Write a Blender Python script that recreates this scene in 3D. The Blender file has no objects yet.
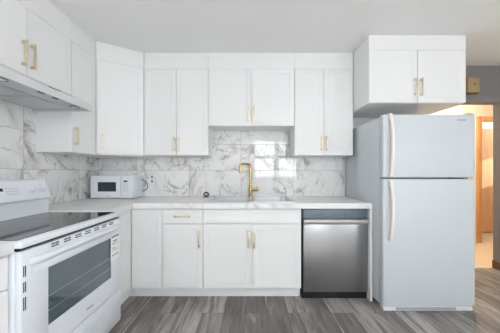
import bpy, bmesh, math, random
from mathutils import Vector, Matrix

random.seed(4)
scene = bpy.context.scene
COL = scene.collection
R = math.radians

# ------------------------------------------------------------------ camera
cam_d = bpy.data.cameras.new('camera')
cam = bpy.data.objects.new('camera', cam_d)
COL.objects.link(cam)
cam.location = (0, 0, 1.16)
cam.rotation_euler = (R(90), 0, 0)
cam_d.sensor_width = 36
cam_d.lens = 240 / 500 * 36
cam_d.shift_x = 0.002
cam_d.shift_y = 0.013
cam_d.clip_start = 0.02
scene.camera = cam

# ------------------------------------------------------------------ world, sun, exposure
world = bpy.data.worlds.new('sky')
scene.world = world
world.use_nodes = True
bg = world.node_tree.nodes['Background']
bg.inputs[0].default_value = (0.88, 0.94, 1.0, 1)
bg.inputs[1].default_value = 11.0

sun_d = bpy.data.lights.new('sun', 'SUN')
sun_d.energy = 9.0
sun_d.angle = R(1.0)
sun_d.color = (1.0, 0.93, 0.82)
sun = bpy.data.objects.new('sun', sun_d)
COL.objects.link(sun)
sun.rotation_euler = Vector((-0.87, 0.30, -0.35)).to_track_quat('-Z', 'Y').to_euler()
sun.location = (9, -2, 5)

scene.view_settings.view_transform = 'Standard'
scene.view_settings.look = 'None'
scene.view_settings.gamma = 1
scene.view_settings.use_curve_mapping = False
scene.view_settings.exposure = -0.22
scene.cycles.use_denoising = True
scene.cycles.max_bounces = 10
scene.cycles.diffuse_bounces = 7
scene.cycles.glossy_bounces = 8

CEIL = 2.42
W = 2.82          # back wall
LX = -1.765       # left wall
RX = 3.40         # right wall
REAR = -2.60      # wall behind the camera

def portal(name, loc, rot, sx, sy):
    d = bpy.data.lights.new(name, 'AREA')
    d.shape = 'RECTANGLE'
    d.size, d.size_y = sx, sy
    d.cycles.is_portal = True
    o = bpy.data.objects.new(name, d)
    COL.objects.link(o)
    o.location, o.rotation_euler = loc, rot
    return o

# ------------------------------------------------------------------ materials
def srgb(r, g, b):
    f = lambda c: (c / 255 / 12.92) if c <= 10 else ((c / 255 + 0.055) / 1.055) ** 2.4
    return (f(r), f(g), f(b), 1)

class Nodes:
    def __init__(self, name):
        self.m = bpy.data.materials.new(name)
        self.m.use_nodes = True
        self.t = self.m.node_tree
        self.b = self.t.nodes['Principled BSDF']
    def n(self, kind, **kw):
        nd = self.t.nodes.new(kind)
        for k, v in kw.items():
            setattr(nd, k, v)
        return nd
    def link(self, a, b):
        self.t.links.new(a, b)
    def put(self, sock, v):
        if isinstance(v, bpy.types.NodeSocket):
            self.link(v, sock)
        else:
            sock.default_value = v
    def math(self, op, a, b=0.0, clamp=False):
        nd = self.n('ShaderNodeMath', operation=op, use_clamp=clamp)
        self.put(nd.inputs[0], a)
        self.put(nd.inputs[1], b)
        return nd.outputs[0]
    def noise(self, vec, scale, detail=3, rough=0.5, dist=0.0):
        nd = self.n('ShaderNodeTexNoise')
        self.put(nd.inputs['Vector'], vec)
        nd.inputs['Scale'].default_value = scale
        nd.inputs['Detail'].default_value = detail
        nd.inputs['Roughness'].default_value = rough
        nd.inputs['Distortion'].default_value = dist
        return nd.outputs['Fac']
    def ramp(self, fac, stops):
        nd = self.n('ShaderNodeValToRGB')
        self.put(nd.inputs[0], fac)
        e = nd.color_ramp.elements
        while len(e) < len(stops):
            e.new(0.5)
        for i, (p, c) in enumerate(stops):
            e[i].position = p
            e[i].color = c if len(c) == 4 else (*c, 1)
        return nd.outputs[0]
    def mix(self, fac, a, b, mode='MIX'):
        nd = self.n('ShaderNodeMix', data_type='RGBA', blend_type=mode)
        self.put(nd.inputs[0], fac)
        self.put(nd.inputs[6], a)
        self.put(nd.inputs[7], b)
        return nd.outputs[2]
    def pos(self):
        g = self.n('ShaderNodeNewGeometry')
        s = self.n('ShaderNodeSeparateXYZ')
        self.link(g.outputs['Position'], s.inputs[0])
        return s.outputs
    def vec(self, x, y, z=0.0):
        c = self.n('ShaderNodeCombineXYZ')
        self.put(c.inputs[0], x)
        self.put(c.inputs[1], y)
        self.put(c.inputs[2], z)
        return c.outputs[0]
    def bump(self, h, strength, dist=0.01):
        nd = self.n('ShaderNodeBump')
        nd.inputs['Strength'].default_value = strength
        nd.inputs['Distance'].default_value = dist
        self.put(nd.inputs['Height'], h)
        self.link(nd.outputs[0], self.b.inputs['Normal'])

def plain(name, col, rough=0.5, metal=0.0, spec=0.5, var=0.03, scale=6.0, emit=None, estr=0.0, coat=0.0):
    s = Nodes(name)
    co = s.n('ShaderNodeTexCoord').outputs['Object']
    f = s.noise(co, scale, 3)
    dark = tuple(max(0, c * (1 - var)) for c in col[:3]) + (1,)
    lite = tuple(min(1, c * (1 + var)) for c in col[:3]) + (1,)
    s.link(s.ramp(f, [(0.3, dark), (0.7, lite)]), s.b.inputs['Base Color'])
    s.b.inputs['Roughness'].default_value = rough
    s.b.inputs['Metallic'].default_value = metal
    s.b.inputs['Specular IOR Level'].default_value = spec
    s.b.inputs['Coat Weight'].default_value = coat
    if emit:
        s.b.inputs['Emission Color'].default_value = emit
        s.b.inputs['Emission Strength'].default_value = estr
    return s.m

def vein(s, p, scale, width, dist, seed=0.0):
    """thin ridges of a noise field"""
    v = s.n('ShaderNodeVectorMath', operation='ADD')
    s.put(v.inputs[0], p)
    v.inputs[1].default_value = (seed, seed * 1.7, seed * 0.3)
    f = s.noise(v.outputs[0], scale, 3, 0.5, dist)
    a = s.math('ABSOLUTE', s.math('SUBTRACT', f, 0.5))
    return s.math('SUBTRACT', 1.0, s.math('DIVIDE', a, width), clamp=True)

def marble_tile(name, axis, off):
    """0.61 x 0.305 m polished marble-look tiles, stacked"""
    s = Nodes(name)
    p = s.pos()
    u = s.math('ADD', p[0] if axis == 'x' else p[1], off)
    z = s.math('SUBTRACT', p[2], 0.885)
    tu, tz = s.math('DIVIDE', u, 0.61), s.math('DIVIDE', z, 0.305)
    iu, iz = s.math('FLOOR', tu), s.math('FLOOR', tz)
    fu, fz = s.math('FRACT', tu), s.math('FRACT', tz)
    du = s.math('MULTIPLY', s.math('MINIMUM', fu, s.math('SUBTRACT', 1.0, fu)), 0.61)
    dz = s.math('MULTIPLY', s.math('MINIMUM', fz, s.math('SUBTRACT', 1.0, fz)), 0.305)
    edge = s.math('MINIMUM', du, dz)
    grout = s.math('LESS_THAN', edge, 0.0019)
    # each tile is cut from another place of the stone
    vu = s.math('ADD', u, s.math('MULTIPLY', iu, 3.37))
    vz = s.math('ADD', z, s.math('MULTIPLY', iz, 5.13))
    # veins run rather steeply
    su = s.math('ADD', s.math('MULTIPLY', vu, 1.15), s.math('MULTIPLY', vz, 0.35))
    vec = s.vec(su, s.math('MULTIPLY', vz, 0.8), s.math('ADD', s.math('MULTIPLY', iu, 1.9), s.math('MULTIPLY', iz, 2.7)))
    v1 = vein(s, vec, 1.5, 0.012, 0.8, 1.3)
    halo = vein(s, vec, 1.5, 0.075, 0.8, 1.3)
    v2 = vein(s, vec, 2.9, 0.014, 1.0, 7.7)
    mask = s.ramp(s.noise(vec, 2.0, 2), [(0.33, (0, 0, 0)), (0.50, (1, 1, 1))])
    mask2 = s.ramp(s.noise(vec, 2.6, 2, 0.5, 0.3), [(0.38, (0, 0, 0)), (0.58, (1, 1, 1))])
    v3 = vein(s, s.vec(s.math('SUBTRACT', s.math('MULTIPLY', vu, 1.5), s.math('MULTIPLY', vz, 0.6)), s.math('MULTIPLY', vz, 0.5), s.math('ADD', iu, s.math('MULTIPLY', iz, 1.3))), 2.0, 0.010, 0.6, 4.1)
    blot = s.ramp(s.noise(vec, 9.0, 4, 0.6, 0.8), [(0.40, (0.25, 0.25, 0.25)), (0.66, (1, 1, 1))])
    base = s.mix(s.math('MULTIPLY', s.math('MULTIPLY', halo, mask), s.math('MULTIPLY', blot, 0.75)), srgb(234, 234, 233), srgb(166, 160, 154))
    c = s.mix(s.math('MULTIPLY', s.math('MULTIPLY', v1, mask), s.math('MULTIPLY', blot, 0.8)), base, srgb(104, 98, 94))
    c = s.mix(s.math('MULTIPLY', s.math('MULTIPLY', v2, mask2), 0.62), c, srgb(128, 122, 116))
    c = s.mix(s.math('MULTIPLY', v3, 0.38), c, srgb(140, 131, 122))
    c = s.mix(s.math('MULTIPLY', grout, 0.85), c, srgb(150, 150, 150))
    s.link(c, s.b.inputs['Base Color'])
    s.link(s.math('ADD', 0.03, s.math('MULTIPLY', grout, 0.5)), s.b.inputs['Roughness'])
    s.b.inputs['Specular IOR Level'].default_value = 0.65
    s.bump(s.math('SUBTRACT', 1.0, grout), 0.35, 0.001)
    return s.m

def counter_marble():
    s = Nodes('counter_marble')
    p = s.pos()
    vec = s.vec(s.math('ADD', s.math('MULTIPLY', p[0], 0.7), s.math('MULTIPLY', p[1], 0.9)),
                s.math('SUBTRACT', s.math('MULTIPLY', p[1], 1.8), s.math('MULTIPLY', p[0], 0.5)), p[2])
    v1 = vein(s, vec, 0.8, 0.014, 0.9, 2.0)
    v2 = vein(s, vec, 1.5, 0.012, 1.2, 9.0)
    mask = s.ramp(s.noise(vec, 1.6, 2), [(0.38, (0, 0, 0)), (0.65, (1, 1, 1))])
    c = s.mix(s.math('MULTIPLY', s.noise(vec, 3.0, 3), 0.3), srgb(236, 236, 236), srgb(214, 213, 212))
    c = s.mix(s.math('MULTIPLY', s.math('MULTIPLY', v1, mask), 0.5), c, srgb(165, 163, 161))
    c = s.mix(s.math('MULTIPLY', v2, 0.18), c, srgb(175, 172, 170))
    s.link(c, s.b.inputs['Base Color'])
    s.b.inputs['Roughness'].default_value = 0.32
    return s.m

def floor_wood():
    s = Nodes('floor_planks')
    p = s.pos()
    br = s.n('ShaderNodeTexBrick')
    br.offset = 0.37
    br.offset_frequency = 2
    s.link(s.vec(p[1], s.math('ADD', p[0], 0.03)), br.inputs['Vector'])
    br.inputs['Color1'].default_value = (0, 0, 0, 1)
    br.inputs['Color2'].default_value = (1, 1, 1, 1)
    br.inputs['Mortar'].default_value = (0.5, 0.5, 0.5, 1)
    br.inputs['Scale'].default_value = 1.0
    br.inputs['Mortar Size'].default_value = 0.0022
    br.inputs['Mortar Smooth'].default_value = 0.1
    br.inputs['Bias'].default_value = 0.0
    br.inputs['Brick Width'].default_value = 1.22
    br.inputs['Row Height'].default_value = 0.178
    rnd = s.n('ShaderNodeSeparateColor')
    s.link(br.outputs['Color'], rnd.inputs[0])
    r = rnd.outputs[0]
    gv = s.vec(s.math('MULTIPLY', p[0], 11.0), s.math('MULTIPLY', p[1], 1.3), s.math('MULTIPLY', r, 17.0))
    g1 = s.noise(gv, 1.6, 6, 0.62, 0.6)
    g2 = s.noise(s.vec(s.math('MULTIPLY', p[0], 4.0), s.math('MULTIPLY', p[1], 1.1), s.math('MULTIPLY', r, 9.0)), 1.3, 3, 0.5, 0.8)
    base = s.ramp(s.math('ADD', s.math('MULTIPLY', r, 0.5), s.math('MULTIPLY', g2, 0.5)),
                  [(0.20, srgb(108, 101, 97)), (0.5, srgb(143, 137, 133)), (0.80, srgb(182, 177, 173))])
    c = s.mix(s.ramp(g1, [(0.36, (0.9, 0.9, 0.9)), (0.56, (0, 0, 0))]), base, srgb(88, 80, 75))
    c = s.mix(s.ramp(g1, [(0.58, (0, 0, 0)), (0.74, (0.5, 0.5, 0.5))]), c, srgb(194, 190, 187))
    # a pale edge along parts of some seams
    row = s.math('DIVIDE', s.math('ADD', p[0], 0.03), 0.178)
    fx = s.math('FRACT', row)
    pale = s.math('MULTIPLY', s.math('LESS_THAN', fx, 0.06), s.ramp(s.noise(s.vec(s.math('MULTIPLY', s.math('FLOOR', row), 3.7), s.math('MULTIPLY', p[1], 1.4)), 1.0, 3), [(0.48, (0, 0, 0)), (0.62, (1, 1, 1))]))
    c = s.mix(s.math('MULTIPLY', pale, 0.75), c, srgb(210, 208, 206))
    c = s.mix(s.math('MULTIPLY', br.outputs['Fac'], 0.75), c, srgb(78, 75, 74))
    s.link(c, s.b.inputs['Base Color'])
    s.b.inputs['Roughness'].default_value = 0.42
    s.bump(g1, 0.08, 0.002)
    return s.m

def brushed(name, col, rough, sx, sz, var=0.08):
    s = Nodes(name)
    co = s.n('ShaderNodeTexCoord').outputs['Object']
    mp = s.n('ShaderNodeMapping')
    s.link(co, mp.inputs[0])
    mp.inputs['Scale'].default_value = (sx, sx, sz)
    f = s.noise(mp.outputs[0], 1.0, 4)
    s.link(s.ramp(f, [(0.2, tuple(c * (1 - var) for c in col[:3])), (0.8, tuple(min(1, c * (1 + var)) for c in col[:3]))]), s.b.inputs['Base Color'])
    s.b.inputs['Metallic'].default_value = 1.0
    s.link(s.math('ADD', rough - 0.04, s.math('MULTIPLY', f, 0.08)), s.b.inputs['Roughness'])
    return s.m

def wood(name, a, b, rough=0.4):
    s = Nodes(name)
    co = s.n('ShaderNodeTexCoord').outputs['Object']
    mp = s.n('ShaderNodeMapping')
    s.link(co, mp.inputs[0])
    mp.inputs['Scale'].default_value = (14, 14, 1.0)
    f = s.noise(mp.outputs[0], 1.5, 4, 0.6, 0.7)
    s.link(s.ramp(f, [(0.3, a), (0.7, b)]), s.b.inputs['Base Color'])
    s.b.inputs['Roughness'].default_value = rough
    return s.m

def paint(name, col, rough=0.85, spec=0.3):
    s = Nodes(name)
    co = s.n('ShaderNodeTexCoord').outputs['Object']
    f = s.noise(co, 90, 3)
    g = s.noise(co, 1.2, 2)
    s.link(s.ramp(g, [(0.3, tuple(c * 0.985 for c in col[:3])), (0.7, tuple(min(1, c * 1.01) for c in col[:3]))]), s.b.inputs['Base Color'])
    s.b.inputs['Roughness'].default_value = rough
    s.b.inputs['Specular IOR Level'].default_value = spec
    s.bump(f, 0.05, 0.002)
    return s.m

def pane_glass():
    s = Nodes('window_glass')
    t = s.n('ShaderNodeBsdfTransparent')
    g = s.n('ShaderNodeBsdfGlossy')
    g.inputs['Roughness'].default_value = 0.02
    mx = s.n('ShaderNodeMixShader')
    mx.inputs[0].default_value = 0.06
    s.link(t.outputs[0], mx.inputs[1])
    s.link(g.outputs[0], mx.inputs[2])
    s.link(mx.outputs[0], s.t.nodes['Material Output'].inputs[0])
    return s.m

M = dict(
    cabinet=plain('cabinet_white_lacquer', srgb(233, 233, 233), 0.38, var=0.008, scale=3),
    ceiling=paint('ceiling_paint', srgb(238, 238, 237)),
    wall=paint('wall_paint_white', srgb(228, 228, 226)),
    wall_taupe=paint('wall_paint_taupe', srgb(136, 132, 132)),
    wall_hall=paint('wall_paint_cream', srgb(238, 230, 218)),
    tile_back=marble_tile('marble_tile_back', 'x', 0.092),
    tile_left=marble_tile('marble_tile_left', 'y', -0.04),
    counter=counter_marble(),
    floor=floor_wood(),
    hall_floor=plain('hall_floor_beige', srgb(226, 208, 182), 0.35, var=0.05, scale=3),
    carpet=plain('bounce_carpet', srgb(226, 224, 222), 0.95, var=0.04, scale=60),  # pale so that it bounces light onto the ceiling
    brass=plain('brushed_brass', (0.76, 0.65, 0.47, 1), 0.36, metal=1.0, var=0.06, scale=30),
    faucet=plain('faucet_brass', (0.60, 0.46, 0.20, 1), 0.24, metal=1.0, var=0.05, scale=30),
    steel=brushed('stainless_brushed', (0.38, 0.38, 0.385, 1), 0.30, 3, 160),
    sink=plain('sink_steel', (0.62, 0.62, 0.63, 1), 0.28, metal=0.9, var=0.02, scale=4),
    bowl=plain('sink_bowl_steel', (0.80, 0.80, 0.81, 1), 0.34, metal=0.85, var=0.01, scale=4),
    silver=plain('badge_silver', srgb(172, 175, 178), 0.45),
    hood=brushed('hood_metal', (0.62, 0.64, 0.66, 1), 0.42, 30, 30, 0.04),
    hood_white=plain('hood_enamel', srgb(214, 214, 215), 0.35, var=0.01),
    appliance=plain('appliance_white_enamel', srgb(226, 230, 236), 0.28, var=0.008, coat=0.2),
    fridge=plain('fridge_white_enamel', srgb(200, 206, 211), 0.36, var=0.01, scale=4),
    fridge_handle=plain('handle_ivory_plastic', srgb(228, 225, 216), 0.4, var=0.02),
    grey_plastic=plain('grey_plastic', srgb(150, 152, 154), 0.45),
    seal=plain('grey_gasket', srgb(120, 124, 128), 0.6),
    black=plain('black_plastic', srgb(18, 19, 22), 0.4),
    dark=plain('dark_recess', srgb(40, 42, 46), 0.6),
    glass_black=plain('black_ceramic_glass', srgb(14, 15, 17), 0.045, spec=0.8, var=0.0),
    oven_glass=plain('oven_window_glass', srgb(66, 82, 92), 0.07, spec=0.9, var=0.05, coat=0.6),
    burner=plain('burner_ring_grey', srgb(70, 72, 75), 0.15),
    rack=plain('oven_rack_wire', srgb(170, 178, 184), 0.3, metal=0.6),
    outlet=plain('outlet_white', srgb(235, 235, 233), 0.35),
    paper=plain('sticker_white', srgb(240, 240, 240), 0.6, var=0.01),
    ink=plain('printed_ink', srgb(45, 46, 50), 0.6),
    ink_grey=plain('printed_grey', srgb(140, 142, 146), 0.6),
    display=plain('display_black', srgb(28, 32, 38), 0.12),
    mw_window=plain('microwave_window', srgb(50, 58, 66), 0.12),
    cord=plain('cord_grey', srgb(70, 70, 76), 0.5),
    wood_trim=wood('oak_trim', srgb(200, 146, 98), srgb(218, 170, 120)),
    wood_door=wood('oak_door', srgb(222, 182, 138), srgb(234, 200, 160)),
    baseboard=wood('baseboard_brown', srgb(96, 62, 40), srgb(122, 82, 54)),
    chime=plain('chime_tan_plastic', srgb(176, 152, 112), 0.5, var=0.03),
    lamp=plain('hall_fill_glass', srgb(255, 240, 220), 0.5, emit=(1.0, 0.83, 0.62, 1), estr=150.0),  # glow of the lamp added to light the hallway
    lamp_white=plain('fill_lamp_glass', srgb(250, 250, 250), 0.5, emit=(0.985, 0.985, 1.0, 1), estr=25.0),  # glow of the added fill lamps
    pane=pane_glass(),
    frame=plain('window_frame_white', srgb(235, 235, 235), 0.4),
)

# ------------------------------------------------------------------ mesh helpers
class MB:
    """collects shapes (in the local space of the thing) for ONE mesh object"""
    def __init__(self):
        self.bm = bmesh.new()
    def merge(self, bm2, mat=None):
        if mat is not None:
            bmesh.ops.transform(bm2, matrix=mat, verts=bm2.verts)
        me = bpy.data.meshes.new('tmp')
        bm2.to_mesh(me)
        bm2.free()
        self.bm.from_mesh(me)
        bpy.data.meshes.remove(me)
        return self
    def box(self, x0, x1, y0, y1, z0, z1, bev=0.0, seg=2, mat=None):
        b = bmesh.new()
        bmesh.ops.create_cube(b, size=1)
        for v in b.verts:
            v.co = Vector(((x0 + x1) / 2 + v.co.x * (x1 - x0), (y0 + y1) / 2 + v.co.y * (y1 - y0), (z0 + z1) / 2 + v.co.z * (z1 - z0)))
        if bev > 0:
            bmesh.ops.bevel(b, geom=list(b.edges), offset=bev, segments=seg, affect='EDGES', profile=0.5)
        return self.merge(b, mat)
    def cyl(self, p0, p1, r0, r1=None, n=24, bev=0.0):
        r1 = r0 if r1 is None else r1
        p0, p1 = Vector(p0), Vector(p1)
        d = p1 - p0
        b = bmesh.new()
        bmesh.ops.create_cone(b, cap_ends=True, segments=n, radius1=r0, radius2=r1, depth=d.length)
        if bev > 0:
            es = [e for e in b.edges if any(len(f.verts) > 4 for f in e.link_faces)]
            bmesh.ops.bevel(b, geom=es, offset=bev, segments=2, affect='EDGES')
        m = Matrix.Translation((p0 + p1) / 2) @ d.to_track_quat('Z', 'Y').to_matrix().to_4x4()
        return self.merge(b, m)
    def prism(self, prof, axis, a0, a1, bev=0.0):
        """profile (list of 2-D points) extruded along an axis: 'x' -> (y,z), 'y' -> (x,z), 'z' -> (x,y)"""
        b = bmesh.new()
        def P(q, a):
            return {'x': (a, q[0], q[1]), 'y': (q[0], a, q[1]), 'z': (q[0], q[1], a)}[axis]
        A = [b.verts.new(P(q, a0)) for q in prof]
        B = [b.verts.new(P(q, a1)) for q in prof]
        b.faces.new(A)
        b.faces.new(B[::-1])
        n = len(prof)
        for i in range(n):
            b.faces.new((A[i], B[i], B[(i + 1) % n], A[(i + 1) % n]))
        bmesh.ops.recalc_face_normals(b, faces=b.faces)
        if bev > 0:
            bmesh.ops.bevel(b, geom=list(b.edges), offset=bev, segments=2, affect='EDGES')
        return self.merge(b)
    def tube(self, pts, r, n=12):
        pts = [Vector(p) for p in pts]
        b = bmesh.new()
        rings = []
        up = Vector((0.13, 0.21, 1)).normalized()
        for i, p in enumerate(pts):
            t = (pts[min(i + 1, len(pts) - 1)] - pts[max(i - 1, 0)]).normalized()
            a = t.cross(up)
            if a.length < 0.2:
                a = t.cross(Vector((1, 0.2, 0)))
            a.normalize()
            if rings:
                # carry the previous frame along
                a = (prev - t * prev.dot(t)).normalized()
            prev = a
            c = t.cross(a)
            rr = r[i] if isinstance(r, (list, tuple)) else r
            rings.append([b.verts.new(p + (a * math.cos(2 * math.pi * k / n) + c * math.sin(2 * math.pi * k / n)) * rr) for k in range(n)])
        for q in range(len(rings) - 1):
            for k in range(n):
                b.faces.new((rings[q][k], rings[q][(k + 1) % n], rings[q + 1][(k + 1) % n], rings[q + 1][k]))
        b.faces.new(rings[0][::-1])
        b.faces.new(rings[-1])
        bmesh.ops.recalc_face_normals(b, faces=b.faces)
        return self.merge(b)
    def ring(self, c, r0, r1, z0, z1, n=40):
        b = bmesh.new()
        vs = []
        for k in range(n):
            a = 2 * math.pi * k / n
            ca, sa = math.cos(a), math.sin(a)
            vs.append([b.verts.new((c[0] + r * ca, c[1] + r * sa, z)) for r, z in ((r0, z0), (r1, z0), (r1, z1), (r0, z1))])
        for k in range(n):
            A, B = vs[k], vs[(k + 1) % n]
            for j in range(4):
                b.faces.new((A[j], B[j], B[(j + 1) % 4], A[(j + 1) % 4]))
        bmesh.ops.recalc_face_normals(b, faces=b.faces)
        return self.merge(b)
    def panel(self, x0, x1, yb, yf, z0, z1, frame=0.052, groove=0.016, deep=0.0075):
        """door leaf facing -y with a sunk centre panel"""
        b = bmesh.new()
        bmesh.ops.create_cube(b, size=1)
        for v in b.verts:
            v.co = Vector(((x0 + x1) / 2 + v.co.x * (x1 - x0), (yb + yf) / 2 + v.co.y * abs(yb - yf), (z0 + z1) / 2 + v.co.z * (z1 - z0)))
        f = [f for f in b.faces if f.normal.y < -0.9]
        edges = [e for e in f[0].edges]
        bmesh.ops.bevel(b, geom=edges, offset=0.0025, segments=2, affect='EDGES')
        b.normal_update()
        f = max([f for f in b.faces if f.normal.y < -0.99], key=lambda q: q.calc_area())
        if frame:
            bmesh.ops.inset_individual(b, faces=[f], thickness=frame, depth=0)
            bmesh.ops.inset_individual(b, faces=[f], thickness=groove, depth=-deep)
            bmesh.ops.inset_individual(b, faces=[f], thickness=0.004, depth=-0.0005)
        return self.merge(b)
    def dome(self, c, r, h, n=24, m=8):
        b = bmesh.new()
        bmesh.ops.create_uvsphere(b, u_segments=n, v_segments=m, radius=1)
        for v in b.verts:
            v.co = Vector((c[0] + v.co.x * r, c[1] + v.co.y * r, c[2] + v.co.z * h))
        return self.merge(b)
    def build(self, name, mat, parent=None, label=None, smooth=True):
        me = bpy.data.meshes.new(name)
        self.bm.to_mesh(me)
        self.bm.free()
        o = bpy.data.objects.new(name, me)
        COL.objects.link(o)
        me.materials.append(M[mat] if isinstance(mat, str) else mat)
        if smooth:
            for p in me.polygons:
                p.use_smooth = True
            try:
                me.set_sharp_from_angle(angle=R(35))
            except Exception:
                pass
        if parent:
            o.parent = parent
        if label:
            o['label'] = label
        return o

def tag(o, label, cat, group=None, kind=None):
    o['label'] = label
    o['category'] = cat
    if group:
        o['group'] = group
    if kind:
        o['kind'] = kind
    return o

def thing(name, label, cat, loc=(0, 0, 0), rotz=0.0, group=None):
    o = bpy.data.objects.new(name, None)
    COL.objects.link(o)
    o.empty_display_size = 0.1
    o.location = loc
    o.rotation_euler = (0, 0, rotz)
    return tag(o, label, cat, group)

def struct(name, mb, mat, label=None, parent=None):
    o = mb.build(name, mat, parent)
    o['kind'] = 'structure'
    if label:
        o['label'] = label
    return o

# ------------------------------------------------------------------ the room
HALL_BACK = 4.00
struct('floor', MB().box(LX - 0.1, 5.7, 0.75, W + 0.115, -0.06, 0.0), 'floor', 'grey brown wood plank floor of the kitchen')
struct('floor_bounce', MB().box(LX - 0.1, RX + 0.1, REAR - 0.12, 0.75, -0.06, 0.0), 'carpet', 'pale carpet added behind the camera to bounce light upward')  # unseen pale floor, added as a bounce surface for the ceiling
struct('floor_hall', MB().box(LX - 0.1, 5.7, W + 0.115, 4.9, -0.06, 0.0), 'hall_floor', 'beige floor of the hallway behind the opening')
struct('ceiling', MB().box(LX - 0.1, 5.7, REAR - 0.1, 4.9, CEIL, CEIL + 0.08), 'ceiling', 'flat white kitchen ceiling')
struct('wall_left', MB().box(LX - 0.1, LX, REAR - 0.1, W + 0.12, 0, CEIL), 'wall', 'white wall behind the stove')
# back wall with the opening to the hallway
OX0, OX1, OZ = 1.98, 2.99, 1.995
struct('wall_back', MB().box(LX, OX0, W, W + 0.12, 0, CEIL), 'wall', 'white wall behind sink and refrigerator')
struct('wall_header', MB().box(OX0, OX1, W, W + 0.12, OZ, CEIL).box(OX1, RX, W, W + 0.12, 0, CEIL), 'wall_taupe', 'taupe wall over and beside the hallway opening')
VY0, VY1, VZ0, VZ1 = -2.30, -0.80, 0.90, 2.15
struct('wall_right', MB().box(RX, RX + 0.1, REAR - 0.1, VY0, 0, CEIL).box(RX, RX + 0.1, VY1, W + 0.12, 0, CEIL)
       .box(RX, RX + 0.1, VY0, VY1, 0, VZ0).box(RX, RX + 0.1, VY0, VY1, VZ1, CEIL), 'wall')
vf = MB().box(RX + 0.02, RX + 0.08, VY0, VY1, VZ0, VZ0 + 0.05).box(RX + 0.02, RX + 0.08, VY0, VY1, VZ1 - 0.05, VZ1)
for ya, yb in ((VY0, VY0 + 0.05), ((VY0 + VY1) / 2 - 0.03, (VY0 + VY1) / 2 + 0.03), (VY1 - 0.05, VY1)):
    vf.box(RX + 0.02, RX + 0.08, ya, yb, VZ0 + 0.05, VZ1 - 0.05)
w2 = struct('window_added', vf, 'frame', 'white framed window added out of view in the right wall for side light')  # added window, out of view, brightens the left cabinets
struct('window_pane', MB().box(RX + 0.045, RX + 0.055, VY0 + 0.04, VY1 - 0.04, VZ0 + 0.04, VZ1 - 0.04), 'pane', parent=w2)
portal('added_side_daylight', (RX + 0.095, (VY0 + VY1) / 2, (VZ0 + VZ1) / 2), (0, R(90), 0), VZ1 - VZ0, VY1 - VY0)
# rear wall with the window that lights the room
WX0, WX1, WZ0, WZ1 = -0.58, 1.66, 1.0, 2.30
struct('wall_rear', MB().box(LX, WX0, REAR - 0.12, REAR, 0, CEIL).box(WX1, RX, REAR - 0.12, REAR, 0, CEIL)
       .box(WX0, WX1, REAR - 0.12, REAR, 0, WZ0).box(WX0, WX1, REAR - 0.12, REAR, WZ1, CEIL), 'wall')
wf = MB()
y0, y1 = REAR - 0.10, REAR - 0.03
wf.box(WX0, WX1, y0, y1, WZ0, WZ0 + 0.05).box(WX0, WX1, y0, y1, WZ1 - 0.05, WZ1)
for xa, xb in ((WX0, WX0 + 0.05), (0.0, 0.20), (0.86, 1.02), (WX1 - 0.05, WX1)):
    wf.box(xa, xb, y0, y1, WZ0 + 0.05, WZ1 - 0.05)
wf.box(0.20, 0.86, y0, y1, 1.66, 1.74).box(1.02, WX1 - 0.05, y0, y1, 1.66, 1.74)
w1 = struct('window_1', wf, 'frame', 'white framed window behind the camera')
struct('window_pane', MB().box(WX0 + 0.04, WX1 - 0.04, REAR - 0.07, REAR - 0.06, WZ0 + 0.04, WZ1 - 0.04), 'pane', parent=w1)
rb = Nodes('blind_fabric')
tl = rb.n('ShaderNodeBsdfTranslucent')
tl.inputs[0].default_value = (0.75, 0.75, 0.74, 1)
mx_ = rb.n('ShaderNodeMixShader')
mx_.inputs[0].default_value = 0.55
rb.link(rb.b.outputs[0], mx_.inputs[1])
rb.link(tl.outputs[0], mx_.inputs[2])
rb.link(mx_.outputs[0], rb.t.nodes['Material Output'].inputs[0])
rb.b.inputs['Base Color'].default_value = (0.8, 0.8, 0.79, 1)
rbo = thing('dimming_blind', 'white roller blind added to dim the left light of the rear window', 'blind', (WX0 / 2 + 0.02, REAR + 0.03, WZ1))  # unseen blind, added to weaken this pane in the tile reflection
MB().cyl((-0.29, 0, 0.02), (0.29, 0, 0.02), 0.022).build('roller', 'frame', rbo)
MB().box(-0.28, 0.28, 0.012, 0.0135, WZ0 - WZ1 + 0.06, 0.02).build('fabric', rb.m, rbo)
MB().box(-0.28, 0.28, 0.008, 0.018, WZ0 - WZ1 + 0.04, WZ0 - WZ1 + 0.06).build('hem_bar', 'frame', rbo)
portal('window_daylight', ((WX0 + WX1) / 2, REAR - 0.11, (WZ0 + WZ1) / 2), (R(90), 0, R(180)), WX1 - WX0, WZ1 - WZ0)

# hallway and the room beyond it
struct('wall_hall_left', MB().box(1.40, 1.50, W + 0.12, HALL_BACK, 0, CEIL), 'wall_hall')
DX0, DX1, DZ = 3.86, 4.66, 2.03
struct('wall_hall_back', MB().box(1.40, DX0, HALL_BACK, HALL_BACK + 0.1, 0, CEIL).box(DX1, 5.6, HALL_BACK, HALL_BACK + 0.1, 0, CEIL)
       .box(DX0, DX1, HALL_BACK, HALL_BACK + 0.1, DZ, CEIL), 'wall_hall', 'cream hallway wall lit by warm light')
HY0, HY1, HZ0, HZ1 = 4.15, 4.48, 1.28, 1.86
struct('wall_hall_right', MB().box(5.6, 5.7, W + 0.12, HY0, 0, CEIL).box(5.6, 5.7, HY1, 4.9, 0, CEIL)
       .box(5.6, 5.7, HY0, HY1, 0, HZ0).box(5.6, 5.7, HY0, HY1, HZ1, CEIL), 'wall_hall')
struct('wall_hall_front', MB().box(RX + 0.1, 5.6, W + 0.02, W + 0.12, 0, CEIL), 'wall_hall')
struct('wall_bedroom_back', MB().box(3.0, 5.6, 4.70, 4.80, 0, CEIL), 'wall')
struct('wall_bedroom_left', MB().box(3.0, 3.1, HALL_BACK + 0.1, 4.70, 0, CEIL), 'wall_hall')
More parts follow.
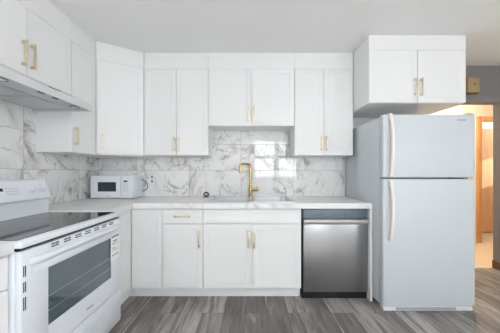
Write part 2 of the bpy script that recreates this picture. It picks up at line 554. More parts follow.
struct('trim_1', MB().box(DX0 - 0.075, DX0 + 0.004, HALL_BACK - 0.02, HALL_BACK, 0, DZ + 0.07, 0.003)
       .box(DX1 - 0.004, DX1 + 0.075, HALL_BACK - 0.02, HALL_BACK, 0, DZ + 0.07, 0.003)
       .box(DX0 + 0.004, DX1 - 0.004, HALL_BACK - 0.02, HALL_BACK, DZ - 0.004, DZ + 0.07, 0.003), 'wood_trim', 'orange oak door casing in the hallway')
door = struct('door_1', MB().box(4.36, 5.16, 4.655, 4.695, 0.01, 2.02, 0.002), 'wood_door', 'sunlit oak door beyond the hallway')
struct('door_knob', MB().cyl((4.45, 4.655, 0.93), (4.45, 4.63, 0.93), 0.012).dome((4.45, 4.615, 0.93), 0.027, 0.027), 'brass', parent=door)
struct('baseboard_back', MB().box(OX1 - 0.012, RX, W - 0.014, W, 0, 0.095, 0.003).box(OX1 - 0.012, OX1, W, W + 0.12, 0, 0.095), 'baseboard', 'brown baseboard beside the hallway opening')
bl = thing('added_ceiling_light', 'unseen round ceiling light added to brighten the room beyond the oak casing', 'lamp', (4.9, 4.38, CEIL))  # added lamp, lifts the light on the oak door
MB().cyl((0, 0, 0), (0, 0, -0.02), 0.15).build('base_plate', 'frame', bl)
MB().dome((0, 0, -0.02), 0.13, 0.06).build('lamp_shade', 'lamp_white', bl)
lamp = thing('added_ceiling_light', 'unseen round warm ceiling light added to light the hallway', 'lamp', (3.0, 3.45, CEIL))  # unseen lamp, added to give the hallway its warm light
MB().cyl((0, 0, 0), (0, 0, -0.02), 0.17).build('base_plate', 'frame', lamp)
MB().dome((0, 0, -0.02), 0.15, 0.07).build('lamp_shade', 'lamp', lamp)

kl = thing('added_ceiling_light', 'round white ceiling light added out of view as kitchen fill', 'lamp', (0.35, 0.15, CEIL))  # added fill lamp, never in frame
MB().cyl((0, 0, 0), (0, 0, -0.02), 0.22).build('base_plate', 'frame', kl)
MB().dome((0, 0, -0.02), 0.20, 0.08).build('lamp_shade', 'lamp_white', kl)
for lx, lb in ((-1.35, 'white globe pendant added out of view at the left as fill light'), (1.45, 'white globe pendant added out of view at the right as fill light')):
    kl = thing('fill_pendant', lb, 'lamp', (lx, -0.85, CEIL), 0, 'added globe pendants')  # unseen pendants, added to fill the room and ceiling with light
    MB().cyl((0, 0, 0), (0, 0, -0.025), 0.06).build('canopy', 'frame', kl)
    MB().cyl((0, 0, -0.025), (0, 0, -0.40), 0.004, n=8).build('cord', 'frame', kl)
    MB().dome((0, 0, -0.52), 0.13, 0.13, 28, 16).build('globe', 'lamp_white', kl)

# tiled splashback
struct('trim_2', MB().box(LX + 0.008, 1.112, W - 0.008, W, 0.885, 1.80), 'tile_back', 'marble look tile splashback behind the sink')
struct('trim_3', MB().box(LX, LX + 0.008, 0.1, W, 0.885, 2.0), 'tile_left', 'marble look tile splashback behind the stove')

# ------------------------------------------------------------------ cabinets
def handle_mb(x, y, z, length, vertical=True, r=0.0055, stand=0.030):
    """square bar pull standing off a face at y, facing -y"""
    h = MB()
    a = length / 2
    if vertical:
        h.box(x - r, x + r, y - stand - r, y - stand + r, z - a, z + a, 0.0015)
        for q in (-a + 0.012, a - 0.012):
            h.box(x - r * 1.25, x + r * 1.25, y - stand + r * 0.6, y, z + q - 0.009, z + q + 0.009, 0.0015)
    else:
        h.box(x - a, x + a, y - stand - r, y - stand + r, z - r, z + r, 0.0015)
        for q in (-a + 0.012, a - 0.012):
            h.box(x + q - 0.009, x + q + 0.009, y - stand + r * 0.6, y, z - r * 1.25, z + r * 1.25, 0.0015)
    return h

GAP = 0.0022
def front(root, kind, x0, x1, z0, z1, handle=None, frame=0.052):
    """door or drawer front in the local frame: face at y=0, back at y=0.02"""
    d = MB().panel(x0 + GAP, x1 - GAP, 0.02, 0.0, z0 + GAP, z1 - GAP, frame).build(kind, 'cabinet', root)
    if handle:
        hx, hz, L, vert = handle
        handle_mb(hx, 0.0, hz, L, vert).build('handle', 'brass', d)
    return d

def cabinet(label, loc, rotz, w, depth, z0, z1, body=None, filler=None, toe=None, group=None, name='wall_cabinet'):
    root = thing(name, label, 'cabinet', loc, rotz, group)
    b = body or MB().box(0.0005, w - 0.0005, 0.0205, depth, z0, z1, 0.001, 1)
    b.build('body', 'cabinet', root)
    if filler:
        MB().box(0.0005, w - 0.0005, 0.002, 0.02, filler[0], filler[1], 0.001, 1).build('top_filler', 'cabinet', root)
    if toe:
        MB().box(0.0005, w - 0.0005, 0.06, 0.08, 0.0, toe, 0.001, 1).build('toe_kick', 'cabinet', root)
    return root

TOPD = 2.248        # top edge of the upper doors
UY = 2.51           # face of the uppers on the back wall
UD = W - UY - 0.009
UZ = 1.345
TOP = CEIL - 0.001
G_U = 'white upper cabinets'
# over the counter, left pair
x0, x1 = -1.098, -0.426
c = cabinet('tall white upper cabinet left of the short one over the sink', (x0, UY, 0), 0, x1 - x0, UD, UZ, TOP, filler=(TOPD, TOP), group=G_U)
w = x1 - x0
front(c, 'door', 0, w / 2, UZ, TOPD, (w / 2 - 0.022, UZ + 0.115, 0.15, True))
front(c, 'door', w / 2, w, UZ, TOPD, (w / 2 + 0.028, UZ + 0.115, 0.15, True))
# short one above the sink
x0, x1 = -0.426, 0.476
w = x1 - x0
SZ = 1.652
c = cabinet('short white upper cabinet above the sink and faucet', (x0, UY, 0), 0, w, UD, SZ, TOP, filler=(TOPD, TOP), group=G_U)
front(c, 'door', 0, w / 2, SZ, TOPD, (w / 2 - 0.026, SZ + 0.125, 0.15, True))
front(c, 'door', w / 2, w, SZ, TOPD, (w / 2 + 0.026, SZ + 0.125, 0.15, True))
# right pair
x0, x1 = 0.476, 1.09
w = x1 - x0
c = cabinet('tall white upper cabinet above the dishwasher', (x0, UY, 0), 0, w, UD, UZ, TOP, filler=(TOPD, TOP), group=G_U)
front(c, 'door', 0, w / 2, UZ, TOPD, (w / 2 - 0.024, UZ + 0.125, 0.15, True))
front(c, 'door', w / 2, w, UZ, TOPD, (w / 2 + 0.028, UZ + 0.125, 0.15, True))

# angled corner cabinet
FX = -1.46          # face of the uppers on the left wall
A, B = Vector((FX, 2.285)), Vector((-1.0985, UY))
dv = B - A
ang = math.atan2(dv.y, dv.x)
w = dv.length
def to_local(p):
    q = Vector((p[0], p[1])) - A
    return (q.x * math.cos(-ang) - q.y * math.sin(-ang), q.x * math.sin(-ang) + q.y * math.cos(-ang))
foot = [(0.004, 0.0205), (w - 0.004, 0.0205), to_local((-1.099, UY + 0.01)), to_local((-1.099, W - 0.009)), to_local((LX + 0.009, W - 0.009)), to_local((LX + 0.009, 2.286)), to_local((FX - 0.01, 2.286))]
body = MB().prism(foot, 'z', UZ - 0.008, TOP)
c = cabinet('white upper cabinet set at an angle across the corner above the microwave', (A.x, A.y, 0), ang, w, 0, 0, 0, body=body, group=G_U)
MB().box(0.004, w - 0.004, 0.002, 0.02, TOPD, TOP, 0.001, 1).build('top_filler', 'cabinet', c)
front(c, 'door', 0.004, w - 0.004, UZ, TOPD, (0.060, UZ + 0.115, 0.15, True))

# left wall: narrow tall one between hood and corner, then the one above the hood
HOODY1 = 1.975
LD = FX - LX - 0.009
w = 2.283 - HOODY1
c = cabinet('narrow white upper cabinet on the left wall just beyond the range hood', (FX, HOODY1, 0), R(90), w, LD, UZ - 0.012, TOP, filler=(TOPD, TOP), group=G_U)
front(c, 'door', 0.0, w, UZ - 0.012, TOPD, (0.035, UZ + 0.125, 0.15, True))
w = 0.79
HZT = 1.80
c = cabinet('white upper cabinet directly above the range hood on the left wall', (FX, HOODY1 - w, 0), R(90), w, LD, HZT, TOP, filler=(TOPD, TOP), group=G_U)
front(c, 'door', 0, w / 2, HZT, TOPD, (w / 2 - 0.036, HZT + 0.135, 0.165, True))
front(c, 'door', w / 2, w, HZT, TOPD, (w / 2 + 0.026, HZT + 0.135, 0.165, True))

# above the refrigerator
x0, x1 = 1.094, 1.982
w = x1 - x0
OY = 2.19
c = cabinet('deep white upper cabinet with brass pulls above the refrigerator', (x0, OY, 0), 0, w, W - OY - 0.001, 1.80, TOP, group=G_U)
MB().box(0.0005, w - 0.0005, 0.002, 0.02, 2.285, TOP, 0.001, 1).build('top_filler', 'cabinet', c)
front(c, 'door', 0, w / 2, 1.80, 2.285, (w / 2 - 0.028, 1.80 + 0.14, 0.155, True))
front(c, 'door', w / 2, w, 1.80, 2.285, (w / 2 + 0.028, 1.80 + 0.14, 0.155, True))

# base cabinets
BY = 2.20
BD = W - BY - 0.009
BT = 0.836
TK = 0.098
G_B = 'white base cabinets'
x0, x1 = -1.079, -0.797
w = x1 - x0
c = cabinet('narrow plain white base cabinet without a handle in the corner under the microwave', (x0, BY, 0), 0, w, BD, TK, BT, toe=TK, group=G_B, name='base_cabinet')
front(c, 'door', 0.0, w, TK, BT - 0.006)
x0, x1 = -0.797, -0.422
w = x1 - x0
c = cabinet('white base cabinet with one brass handled drawer over a door', (x0, BY, 0), 0, w, BD, TK, BT, toe=TK, group=G_B, name='base_cabinet')
front(c, 'drawer', 0.0, w, 0.695, BT - 0.006, (w / 2, 0.762, 0.15, False), frame=0.034)
front(c, 'door', 0.0, w, TK, 0.693, (w - 0.035, 0.555, 0.15, True))
x0, x1 = -0.422, 0.480
w = x1 - x0
bd = MB().box(0.0005, 0.018, 0.0205, BD, TK, BT).box(w - 0.018, w - 0.0005, 0.0205, BD, TK, BT).box(0.018, w - 0.018, 0.0205, BD, TK, TK + 0.018)
bd.box(0.018, w - 0.018, BD - 0.01, BD, TK + 0.018, BT).box(0.018, w - 0.018, 0.0205, 0.038, TK + 0.018, BT)
c = cabinet('wide white base cabinet with two doors under the sink', (x0, BY, 0), 0, w, BD, TK, BT, body=bd, toe=TK, group=G_B, name='base_cabinet')
front(c, 'drawer', 0.0, w, 0.695, BT - 0.006, frame=0.034)
front(c, 'door', 0.0, w / 2, TK, 0.693, (w / 2 - 0.028, 0.555, 0.15, True))
front(c, 'door', w / 2, w, TK, 0.693, (w / 2 + 0.024, 0.555, 0.15, True))
# left side: between stove and corner
BX = -1.08
ly0, ly1 = 1.752, BY - 0.001
w = ly1 - ly0
bd = MB().box(0.0, w, 0.0205, BX - LX - 0.009, TK, BT).box(w, W - 0.01 - ly0, 0.003, BX - LX - 0.009, TK, BT)
c = cabinet('white base cabinet filling the corner right beside the stove', (BX, ly0, 0), R(90), w, 0, TK, BT, body=bd, group=G_B, name='base_cabinet')
MB().box(0.0005, w + 0.060, 0.045, 0.065, 0.0, TK).box(w + 0.060, w + 0.078, 0.002, 0.065, 0.0, TK).build('toe_kick', 'cabinet', c)
front(c, 'door', 0.0, w - 0.002, TK, BT - 0.006)
# left side: nearest the camera
NX = -0.966
w = 0.76
c = cabinet('white base cabinet at the left edge, nearer than the stove', (NX, 0.966 - w, 0), R(90), w, NX - LX - 0.009, TK, BT, toe=TK, group=G_B, name='base_cabinet')
front(c, 'drawer', 0.0, w, 0.695, BT - 0.006, (w / 2, 0.762, 0.15, False), frame=0.034)
front(c, 'door', 0.0, w / 2, TK, 0.693, (w / 2 - 0.03, 0.555, 0.15, True))
front(c, 'door', w / 2, w, TK, 0.693, (w / 2 + 0.03, 0.555, 0.15, True))
# end panel by the dishwasher
tag(MB().box(1.093, 1.113, 2.165, W - 0.01, 0.0, 0.836, 0.001, 1).build('end_panel', 'cabinet'), 'narrow white end panel between dishwasher and refrigerator', 'panel')

# worktops
CZ0, CZ1 = 0.837, 0.885
SX0, SX1, SY0, SY1 = -0.36, 0.43, 2.255, 2.745
cf, cb = 2.172, W - 0.009
ct = MB()
ct.box(LX + 0.009, SX0, cf, cb, CZ0, CZ1).box(SX1, 1.117, cf, cb, CZ0, CZ1)
ct.box(SX0, SX1, cf, SY0, CZ0, CZ1).box(SX0, SX1, SY1, cb, CZ0, CZ1)
ct.box(LX + 0.009, -1.052, 1.749, cf, CZ0, CZ1)
tag(ct.build('countertop', 'counter', smooth=False), 'long white marble look worktop holding sink and microwave', 'worktop')
tag(MB().box(LX + 0.009, -0.948, 0.2, 0.971, CZ0, CZ1, 0.003).build('countertop', 'counter'), 'short marble look worktop at the left edge before the stove', 'worktop')

# ------------------------------------------------------------------ range hood
hx = LX + 0.009
hy0, hy1 = HOODY1 - 0.765, HOODY1 - 0.003
rh = thing('range_hood', 'slim white range hood with slanted front over the stove', 'range hood', (hx, hy0, 1.665))
L = hy1 - hy0
fx = FX - hx
nose = -1.285 - hx
h = MB()
# slanted shell, front lip, ends and top
h.prism([(0, 0.134), (fx + 0.002, 0.134), (nose, 0.045), (nose, 0.0), (nose - 0.012, 0.0), (nose - 0.012, 0.036), (fx - 0.004, 0.122), (0, 0.122)], 'y', 0, L)
h.prism([(0, 0.11), (fx, 0.11), (nose - 0.006, 0.040), (nose - 0.006, 0.0), (0, 0.0)], 'y', 0.0, 0.010)
h.prism([(0, 0.11), (fx, 0.11), (nose - 0.006, 0.040), (nose - 0.006, 0.0), (0, 0.0)], 'y', L - 0.010, L)
h.build('shell', 'hood_white', rh)
MB().box(0.005, nose - 0.013, 0.011, L - 0.011, 0.012, 0.022).build('underside_panel', 'hood', rh)
f = MB()
f.box(0.05, nose - 0.16, 0.10, L / 2 - 0.01, 0.006, 0.012, 0.002).box(0.05, nose - 0.16, L / 2 + 0.01, L - 0.10, 0.006, 0.012, 0.002)
f.build('filter', 'hood', rh)
for q in (0.10, L - 0.10):
    lm = MB().ring((nose - 0.075, q), 0.026, 0.036, 0.004, 0.012).build('lamp_ring', 'grey_plastic', rh)
    MB().cyl((nose - 0.075, q, 0.006), (nose - 0.075, q, 0.0118), 0.0255).build('lamp_lens', 'outlet', lm)
# buttons on the slanted face
sl = Vector((nose - fx, 0, 0.045 - 0.134))
nrm = Vector((0.089, 0, nose - fx)).normalized()
for k in range(5):
    t = 0.78
    p = Vector((fx, 0, 0.134)) + sl * t + nrm * 0.001
    y = L * 0.50 + k * 0.020
    MB().cyl(p + Vector((0, y, 0)) - nrm * 0.002, p + Vector((0, y, 0)) + nrm * 0.003, 0.0075, n=14).build('button', 'ink', rh)
for q in (0.40, 0.55):
    mbx = MB()
    mbx.box(nose - 0.055, nose - 0.035, L * q, L * q + 0.045, 0.008, 0.0118)
    mbx.build('underside_clip', 'dark', rh)

# ------------------------------------------------------------------ stove
SYN, SYF = 0.975, 1.746          # near and far side
sx = -1.28
st = thing('stove', 'white freestanding electric stove with black glass cooktop', 'stove', (sx, (SYN + SYF) / 2, 0))
X = lambda v: v - sx
SC = (SYN + SYF) / 2
Y = lambda v: v - SC
b = MB().box(X(-1.62), X(-0.957), Y(SYN), Y(SYF), 0.085, 0.838, 0.003)
b.box(X(-1.60), X(-1.02), Y(SYN + 0.02), Y(SYF - 0.02), 0.0, 0.085)
b.build('body', 'appliance', st)
MB().box(X(-1.45), X(-0.947), Y(SYN + 0.006), Y(SYF - 0.006), 0.838, 0.850).build('vent_gap', 'black', st)
ck = MB().box(X(-1.62), X(-0.925), Y(SYN), Y(SYF), 0.850, 0.878, 0.006, 3).build('cooktop', 'appliance', st)
MB().box(X(-1.445), X(-0.965), Y(SYN + 0.022), Y(SYF - 0.022), 0.8775, 0.8800, 0.0008, 1).build('glass_surface', 'glass_black', ck)
for bx, by, br in ((-1.08, 1.17, 0.11), (-1.08, 1.56, 0.085), (-1.32, 1.17, 0.085), (-1.32, 1.56, 0.11)):
    MB().ring((X(bx), Y(by)), br - 0.003, br, 0.8800, 0.88015).build('burner_ring', 'burner', ck)
bgp = MB().prism([(X(-1.62), 0.878), (X(-1.455), 0.878), (X(-1.455), 0.975), (X(-1.437), 0.985), (X(-1.437), 0.992), (X(-1.482), 1.108), (X(-1.495), 1.116), (X(-1.62), 1.116)], 'y', Y(SYN), Y(SYF), 0.003)
bgp = bgp.build('backguard', 'appliance', st)
MB().box(X(-1.456), X(-1.453), Y(SYN + 0.01), Y(SYF - 0.01), 0.974, 0.978).build('backguard_seam', 'dark', bgp)
pn = Vector((0.116, 0, 0.045)).normalized()      # slanted panel normal
def on_panel(y, t):
    return Vector((X(-1.437), Y(y), 0.992)) + Vector((-0.045, 0, 0.116)) * t
for y in (1.607, 1.688, 1.033, 1.114):
    p = on_panel(y, 0.52)
    kn = MB().cyl(p, p + pn * 0.006, 0.030, 0.030, 28).cyl(p + pn * 0.006, p + pn * 0.026, 0.023, 0.020, 28, 0.002)
    q = p + pn * 0.028
    kn.cyl(q - Vector((0, 0.018, 0)), q + Vector((0, 0.018, 0)), 0.004, n=10)
    kn.build('knob', 'appliance', bgp)
slope = math.atan2(0.045, 0.116)
def panel_box(y0, y1, t0, t1, th=0.0015):
    m = Matrix.Translation(on_panel(0, 0) - Vector((0, Y(0), 0))) @ Matrix.Rotation(-slope, 4, 'Y')
    b = MB()
    b.box(-0.0005, th, Y(y0), Y(y1), t0 * 0.1244, t1 * 0.1244, 0, mat=m)
    return b
panel_box(1.33, 1.425, 0.50, 0.66).build('clock_display', 'display', bgp)
kb = MB()
for r_ in range(3):
    for k in range(5):
        bb = panel_box(1.440 + k * 0.017, 1.451 + k * 0.017, 0.30 + r_ * 0.14, 0.37 + r_ * 0.14, 0.001)
        me = bpy.data.meshes.new('t'); bb.bm.to_mesh(me); kb.bm.from_mesh(me); bpy.data.meshes.remove(me); bb.bm.free()
kb.build('button_pad', plain('button_pale', srgb(198, 201, 206), 0.5), bgp)

# oven door with window, slots, handle, sticker
DXF = X(-0.930)
DXB = X(-0.956)
WY0, WY1, WZa, WZb = 1.115, 1.625, 0.452, 0.722
od = MB()
od.box(DXB, DXF, Y(SYN + 0.004), Y(WY0), 0.331, 0.836, 0.004)
od.box(DXB, DXF, Y(WY1), Y(SYF - 0.004), 0.331, 0.836, 0.004)
od.box(DXB, DXF - 0.0005, Y(WY0 - 0.006), Y(WY1 + 0.006), 0.3315, WZa, 0.0)
od.box(DXB, DXF - 0.0005, Y(WY0 - 0.006), Y(WY1 + 0.006), WZb, 0.8355, 0.0)
od = od.build('oven_door', 'appliance', st)
ow = MB().box(DXB + 0.003, DXF - 0.005, Y(WY0), Y(WY1), WZa, WZb).build('oven_window', 'oven_glass', od, 'dark blue grey oven window')
rk = MB()
for z in (0.515, 0.585):
    rk.box(DXF - 0.0052, DXF - 0.0046, Y(WY0 + 0.005), Y(WY1 - 0.005), z, z + 0.003)
rk.build('oven_rack', 'rack', ow)
MB().box(DXF, DXF + 0.004, Y(SYN + 0.05), Y(SYF - 0.004), 0.728, 0.760, 0.002).build('window_molding', 'appliance', od)
hd = MB()
npt = 18
prof = []
for k in range(npt + 1):
    a = math.pi * k / npt
    prof.append((0.030 * math.sin(a) ** 0.8, -0.016 * math.cos(a)))
b = bmesh.new()
rows = []
for k in range(41):
    t = k / 40
    e = min(1.0, min(t, 1 - t) / 0.10)
    e = math.sin(e * math.pi / 2) ** 0.8
    y = Y(SYN + 0.04) + t * (SYF - SYN - 0.065)
    rows.append([b.verts.new((DXF - 0.002 + px_ * max(e, 0.02), y, 0.783 + pz_)) for px_, pz_ in prof])
for k in range(40):
    for j in range(npt + 1):
        j2 = (j + 1) % (npt + 1)
        b.faces.new((rows[k][j], rows[k][j2], rows[k + 1][j2], rows[k + 1][j]))
b.faces.new(rows[0]); b.faces.new(rows[-1][::-1])
bmesh.ops.recalc_face_normals(b, faces=b.faces)
hd.merge(b)
hd.build('handle', 'appliance', od)
for k in range(7):
    yc = 1.13 + k * 0.078
    vs = MB()
    for r_ in range(2):
        for j in range(2):
            vs.box(DXF - 0.001, DXF + 0.0008, Y(yc + j * 0.024), Y(yc + j * 0.024 + 0.0205), 0.8105 + r_ * 0.0115, 0.8165 + r_ * 0.0115)
    vs.build('vent_slots', 'ink', od)
for za, zb in ((0.730, 0.775), (0.665, 0.708), (0.590, 0.645)):
    vs = MB()
    for j in range(2):
        vs.box(DXF - 0.001, DXF + 0.0008, Y(0.988 + j * 0.0080), Y(0.9925 + j * 0.0080), za, zb)
    vs.build('side_slots', 'ink', od)
sk = MB().box(DXF + 0.0006, DXF + 0.0016, Y(1.612), Y(1.722), 0.560, 0.752).build('sticker', 'paper', od, 'white printed sticker')
tx = MB()
for za, zb, ya, yb in ((0.735, 0.746, 1.622, 1.712), (0.717, 0.728, 1.622, 1.712), (0.688, 0.698, 1.64, 1.69), (0.673, 0.678, 1.63, 1.70), (0.645, 0.648, 1.63, 1.67), (0.630, 0.633, 1.63, 1.69), (0.594, 0.600, 1.63, 1.705)):
    y = ya
    while y < yb:
        e = min(yb, y + random.uniform(0.008, 0.018))
        tx.box(DXF + 0.0015, DXF + 0.0021, Y(y), Y(e), za, zb)
        y = e + 0.004
tx.build('print', 'ink', sk)
MB().box(DXF, DXF + 0.0012, Y(1.375), Y(1.432), 0.372, 0.380).build('badge', 'ink_grey', od)
dr = MB().box(DXB, DXF, Y(SYN + 0.004), Y(SYF - 0.004), 0.100, 0.323, 0.004)
dr.box(DXF - 0.001, DXF + 0.005, Y(SC - 0.16), Y(SC + 0.16), 0.262, 0.272, 0.002).box(DXF - 0.001, DXF + 0.005, Y(SC - 0.16), Y(SC + 0.16), 0.236, 0.244, 0.002)
dr.build('storage_drawer', 'appliance', st)

# ------------------------------------------------------------------ microwave
mx0, mx1, my0, my1 = -1.682, -1.230, 2.545, 2.80
mw = thing('microwave', 'small white microwave oven in the corner of the worktop', 'microwave', (mx0, my0, CZ1))
mwid = mx1 - mx0
b = MB().box(0, mwid, 0.018, my1 - my0, 0.007, 0.244, 0.004)
b.build('body', 'appliance', mw)
for fx_ in (0.03, mwid - 0.03):
    for fy_ in (0.05, my1 - my0 - 0.03):
        MB().cyl((fx_, fy_, 0), (fx_, fy_, 0.008), 0.012, n=14).build('foot', 'black', mw)
d = MB().box(0.0, 0.318, 0.0, 0.018, 0.008, 0.244, 0.004).build('door', 'appliance', mw)
MB().box(0.078, 0.272, -0.001, 0.002, 0.078, 0.178, 0.0008, 1).build('door_window', 'mw_window', d)
MB().box(0.165, 0.195, -0.0008, 0.001, 0.030, 0.036).build('badge', 'ink_grey', d)
cp = MB().box(0.320, mwid, 0.0, 0.018, 0.008, 0.244, 0.004).build('control_panel', 'appliance', mw)
MB().box(0.352, 0.392, -0.0012, 0.001, 0.180, 0.195).build('clock_display', 'display', cp)
kp = MB()
for r_ in range(5):
    for k in range(3):
        kp.box(0.346 + k * 0.019, 0.359 + k * 0.019, -0.0008, 0.001, 0.078 + r_ * 0.019, 0.090 + r_ * 0.019)
kp.build('keypad', plain('keypad_pale', srgb(205, 208, 214), 0.5), cp)
cdp = []
for k in range(15):
    a = math.pi * (0.5 - k / 14 * 1.0)
    cdp.append((mwid - 0.004 + 0.075 * math.cos(a), 0.20 - 0.02 * math.sin(a), 0.135 + 0.066 * math.sin(a)))
cdp[0] = (mwid - 0.003, 0.20, 0.195)
MB().tube(cdp, 0.0045, 8).build('power_cord', 'cord', mw)

# wall outlet
ot = thing('wall_outlet', 'white double wall outlet on the tiles beside the microwave', 'outlet', (-1.135, W - 0.0085, 1.03))
MB().box(-0.035, 0.035, -0.006, 0, 0, 0.115, 0.003).build('cover_plate', 'outlet', ot)
for z in (0.033, 0.082):
    r_ = MB().box(-0.015, 0.015, -0.008, -0.0055, z - 0.014, z + 0.014, 0.001, 1).build('socket', 'grey_plastic', ot)
    MB().box(-0.008, -0.004, -0.0086, -0.0078, z - 0.003, z + 0.008).box(0.004, 0.008, -0.0086, -0.0078, z - 0.003, z + 0.008).box(-0.003, 0.003, -0.0086, -0.0078, z - 0.011, z - 0.006).build('socket_slots', 'dark', r_)

# ------------------------------------------------------------------ sink and faucet
sk = thing('kitchen_sink', 'double bowl stainless steel sink set into the worktop', 'sink', (0.035, 2.51, CZ1))
SXC = 0.035
ox0, ox1, oy0, oy1 = -0.385 - SXC + 0.0, 0.455 - SXC, -0.274, 0.294
bl = (-0.345 - SXC, 0.010 - SXC)
brr = (0.060 - SXC, 0.415 - SXC)
by0, by1 = -0.250, 0.228
rm = MB()
rz0, rz1 = 0.0003, 0.009
rm.box(ox0, bl[0], oy0, oy1, rz0, rz1, 0.0025).box(bl[1], brr[0], oy0, oy1, rz0, rz1, 0.0).box(brr[1], ox1, oy0, oy1, rz0, rz1, 0.0025)
for xa, xb in (bl, brr):
    rm.box(xa, xb, oy0, by0, rz0, rz1, 0.0).box(xa, xb, by1, oy1, rz0, rz1, 0.0)
rm.build('rim', 'sink', sk)
for xa, xb in (bl, brr):
    b = bmesh.new()
    bmesh.ops.create_cube(b, size=1)
    for v in b.verts:
        v.co = Vector(((xa + xb) / 2 + v.co.x * (xb - xa + 0.004), (by0 + by1) / 2 + v.co.y * (by1 - by0 + 0.004), -0.0865 + v.co.z * 0.175))
    tp = [f for f in b.faces if f.normal.z > 0.9]
    bmesh.ops.delete(b, geom=tp, context='FACES')
    es = [e for e in b.edges if not e.is_boundary]
    bmesh.ops.bevel(b, geom=es, offset=0.055, segments=6, affect='EDGES')
    bmesh.ops.reverse_faces(b, faces=b.faces)
    m_ = MB()
    m_.merge(b)
    bo = m_.build('bowl', 'bowl', sk)
    MB().ring(((xa + xb) / 2, (by0 + by1) / 2), 0.016, 0.042, -0.1735, -0.1705).build('drain', 'grey_plastic', bo)

fc = thing('faucet', 'square armed brass faucet behind the double sink', 'faucet', (0.017, 2.772, CZ1 + 0.0092))
b = MB().cyl((0, 0, 0), (0, 0, 0.006), 0.025, n=28, bev=0.002).cyl((0, 0, 0.006), (0, 0, 0.125), 0.0185, n=24, bev=0.002)
b.build('base', 'faucet', fc)
pts = [(0, 0, 0.12), (0, 0, 0.2)]
top = 0.368
rad = 0.028
dx, dy = -0.86, -0.5
def arm(t, z):
    return (dx * t, dy * t, z)
for k in range(9):
    a = math.pi / 2 * k / 8
    pts.append(arm(rad * (1 - math.cos(a)), top - rad + rad * math.sin(a)))
reach = 0.135
for k in range(9):
    a = math.pi / 2 * k / 8
    pts.append(arm(reach - rad + rad * math.sin(a), top - rad + rad * math.cos(a)))
pts.append(arm(reach, top - 0.095))
MB().tube(pts, 0.0125, 16).build('spout', 'faucet', fc)
MB().cyl(arm(reach, top - 0.095), arm(reach, top - 0.105), 0.011, n=16).build('aerator', 'grey_plastic', fc)
lv = MB().cyl((0.012, 0, 0.076), (0.088, -0.01, 0.076), 0.0185, n=20, bev=0.002)
lv.cyl((0.070, -0.01, 0.085), (0.072, -0.050, 0.105), 0.005, n=10)
lv.build('lever', 'faucet', fc)

sr = thing('sink_strainer', 'small dark steel sink strainer on the worktop against the tiles', 'strainer', (-0.49, 2.75, CZ1))
MB().ring((0, 0), 0.026, 0.034, 0.0, 0.006, 28).cyl((0, 0, 0.002), (0, 0, 0.022), 0.026, 0.020, 24, 0.002).build('basket', 'cord', sr)
lp = []
for k in range(13):
    a = math.pi * k / 12
    lp.append((0.028 * math.cos(a), 0.0, 0.018 + 0.036 * math.sin(a)))
MB().tube(lp, 0.008, 10).build('loop_handle', 'dark', sr)

# ------------------------------------------------------------------ dishwasher
dw = thing('dishwasher', 'stainless steel dishwasher with black base under the worktop', 'dishwasher', (0.79, 2.20, 0))
dx0, dx1 = 0.484 - 0.79, 1.0915 - 0.79
fx0, fx1 = 0.499 - 0.79, 1.0905 - 0.79
MB().box(dx0, dx1, 0.035, 0.60, 0.02, 0.834).build('tub_body', 'black', dw)
MB().box(fx0 - 0.012, fx1, 0.025, 0.09, 0.0, 0.066).build('toe_panel', 'black', dw)
d = MB().box(fx0, fx1, 0.0, 0.034, 0.068, 0.732, 0.004)
d = d.build('door', 'steel', dw)
cpl = MB().box(fx0, fx1, 0.010, 0.034, 0.742, 0.826, 0.003).build('control_strip', plain('control_strip_grey', srgb(112, 122, 132), 0.45, metal=0.4, var=0.04), dw)
tm = MB()
for q in (-0.18, -0.13, -0.02, 0.03, 0.08, 0.15):
    tm.box(q, q + 0.022, 0.0092, 0.011, 0.778, 0.782)
tm.build('print', 'ink', cpl)
hb = MB()
hp = [(0.034, 0.740), (-0.006, 0.740), (-0.024, 0.732), (-0.031, 0.718), (-0.028, 0.702), (-0.016, 0.692), (-0.012, 0.698), (-0.021, 0.714), (-0.012, 0.727), (0.0, 0.732), (0.034, 0.733)]
hb.prism(hp, 'x', fx0 + 0.003, fx1 - 0.003)
hb.build('handle', 'sink', d, 'bright steel pocket handle')

# ------------------------------------------------------------------ refrigerator
RX0, RX1 = 1.122, 1.897
FY = 2.010
rf = thing('refrigerator', 'tall white top freezer refrigerator right of the dishwasher', 'refrigerator', (1.51, FY, 0))
a0, a1 = RX0 - 1.51, RX1 - 1.51
b = MB().box(a0, a1 - 0.004, 0.062, 0.775, 0.039, 1.640, 0.006)
b.box(a0 + 0.04, a1 - 0.04, 0.10, 0.74, 0.0, 0.036)
b.build('body', 'fridge', rf)
MB().box(a0 + 0.012, a1 - 0.016, 0.052, 0.063, 0.055, 1.635).build('gasket', 'seal', rf)
fd = MB().box(a0, a1, 0.0, 0.053, 1.121, 1.652, 0.011, 4).build('freezer_door', 'fridge', rf)
ld = MB().box(a0, a1, 0.0, 0.053, 0.042, 1.110, 0.011, 4).build('fresh_food_door', 'fridge', rf)
kp = MB().box(a0 + 0.006, a1 - 0.02, 0.004, 0.061, 0.003, 0.038, 0.003).build('kick_grille', 'appliance', rf)
gs = MB()
for k in range(3):
    gs.box(a0 + 0.11, a1 - 0.16, 0.0025, 0.006, 0.009 + k * 0.009, 0.014 + k * 0.009)
gs.build('grille_slots', 'seal', kp)
hg = MB().box(a1 - 0.195, a1 - 0.095, 0.006, 0.05, 1.111, 1.1205).build('hinge', 'black', rf)
MB().box(a1 - 0.06, a1 - 0.002, 0.01, 0.09, 1.652, 1.664, 0.004).build('top_hinge_cover', 'fridge', rf)
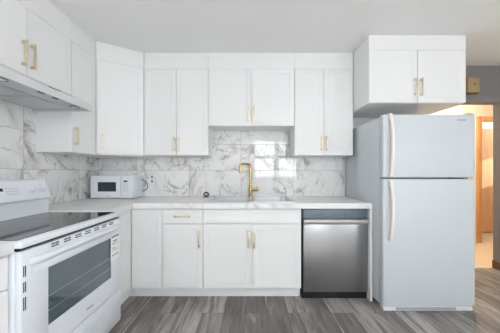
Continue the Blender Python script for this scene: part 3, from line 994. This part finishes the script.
def fridge_handle(zs, z_top_in, parent, up):
    # long pull bowed off the door; 'up' = the mounted end is at the top
    pr = MB()
    x = a0 + 0.055
    n = 20
    A, Bz = zs
    pts = []
    b = bmesh.new()
    rows = []
    for k in range(n + 1):
        t = k / n
        z = A + (Bz - A) * t
        off = 0.020 + 0.020 * math.sin(math.pi * t) ** 0.6
        sx = x + 0.010 * math.sin(math.pi * t)
        wd = 0.0125
        th = 0.020 if 0 < k < n else 0.016
        rows.append([b.verts.new(v) for v in ((sx - wd, -off + th * 0.8, z), (sx - wd, -off, z), (sx - wd * 0.6, -off - 0.006, z), (sx + wd * 0.6, -off - 0.006, z), (sx + wd, -off, z), (sx + wd, -off + th * 0.8, z))])
    m = 6
    for k in range(n):
        for j in range(m):
            b.faces.new((rows[k][j], rows[k][(j + 1) % m], rows[k + 1][(j + 1) % m], rows[k + 1][j]))
    b.faces.new(rows[0][::-1])
    b.faces.new(rows[-1])
    bmesh.ops.recalc_face_normals(b, faces=b.faces)
    pr.merge(b)
    pr.box(x - 0.0122, x + 0.0122, -0.022, 0.002, A, A + 0.05, 0.003)
    pr.box(x - 0.0122, x + 0.0122, -0.022, 0.002, Bz - 0.05, Bz, 0.003)
    return pr.build('handle', 'fridge_handle', parent, 'long ivory plastic handle')
fridge_handle((1.130, 1.655), 0, fd, True)
fridge_handle((0.600, 1.100), 0, ld, False)
MB().box(a1 - 0.155, a1 - 0.080, -0.0015, 0.001, 1.597, 1.611, 0.0006, 1).build('badge', 'silver', fd, 'small grey badge')

# door chime on the wall
dc = thing('door_chime', 'tan door chime box on the wall above the hallway opening', 'door chime', (2.60, W - 0.0005, 2.08))
MB().box(-0.068, 0.068, -0.045, 0, 0.016, 0.185, 0.004).build('cover', 'chime', dc)
MB().box(-0.060, 0.060, -0.036, 0, 0.0, 0.016, 0.002).build('base_lip', plain('chime_brown', srgb(120, 90, 58), 0.5), dc)
MB().cyl((0.012, -0.044, 0.105), (0.012, -0.049, 0.105), 0.009, n=18).build('button', 'dark', dc)
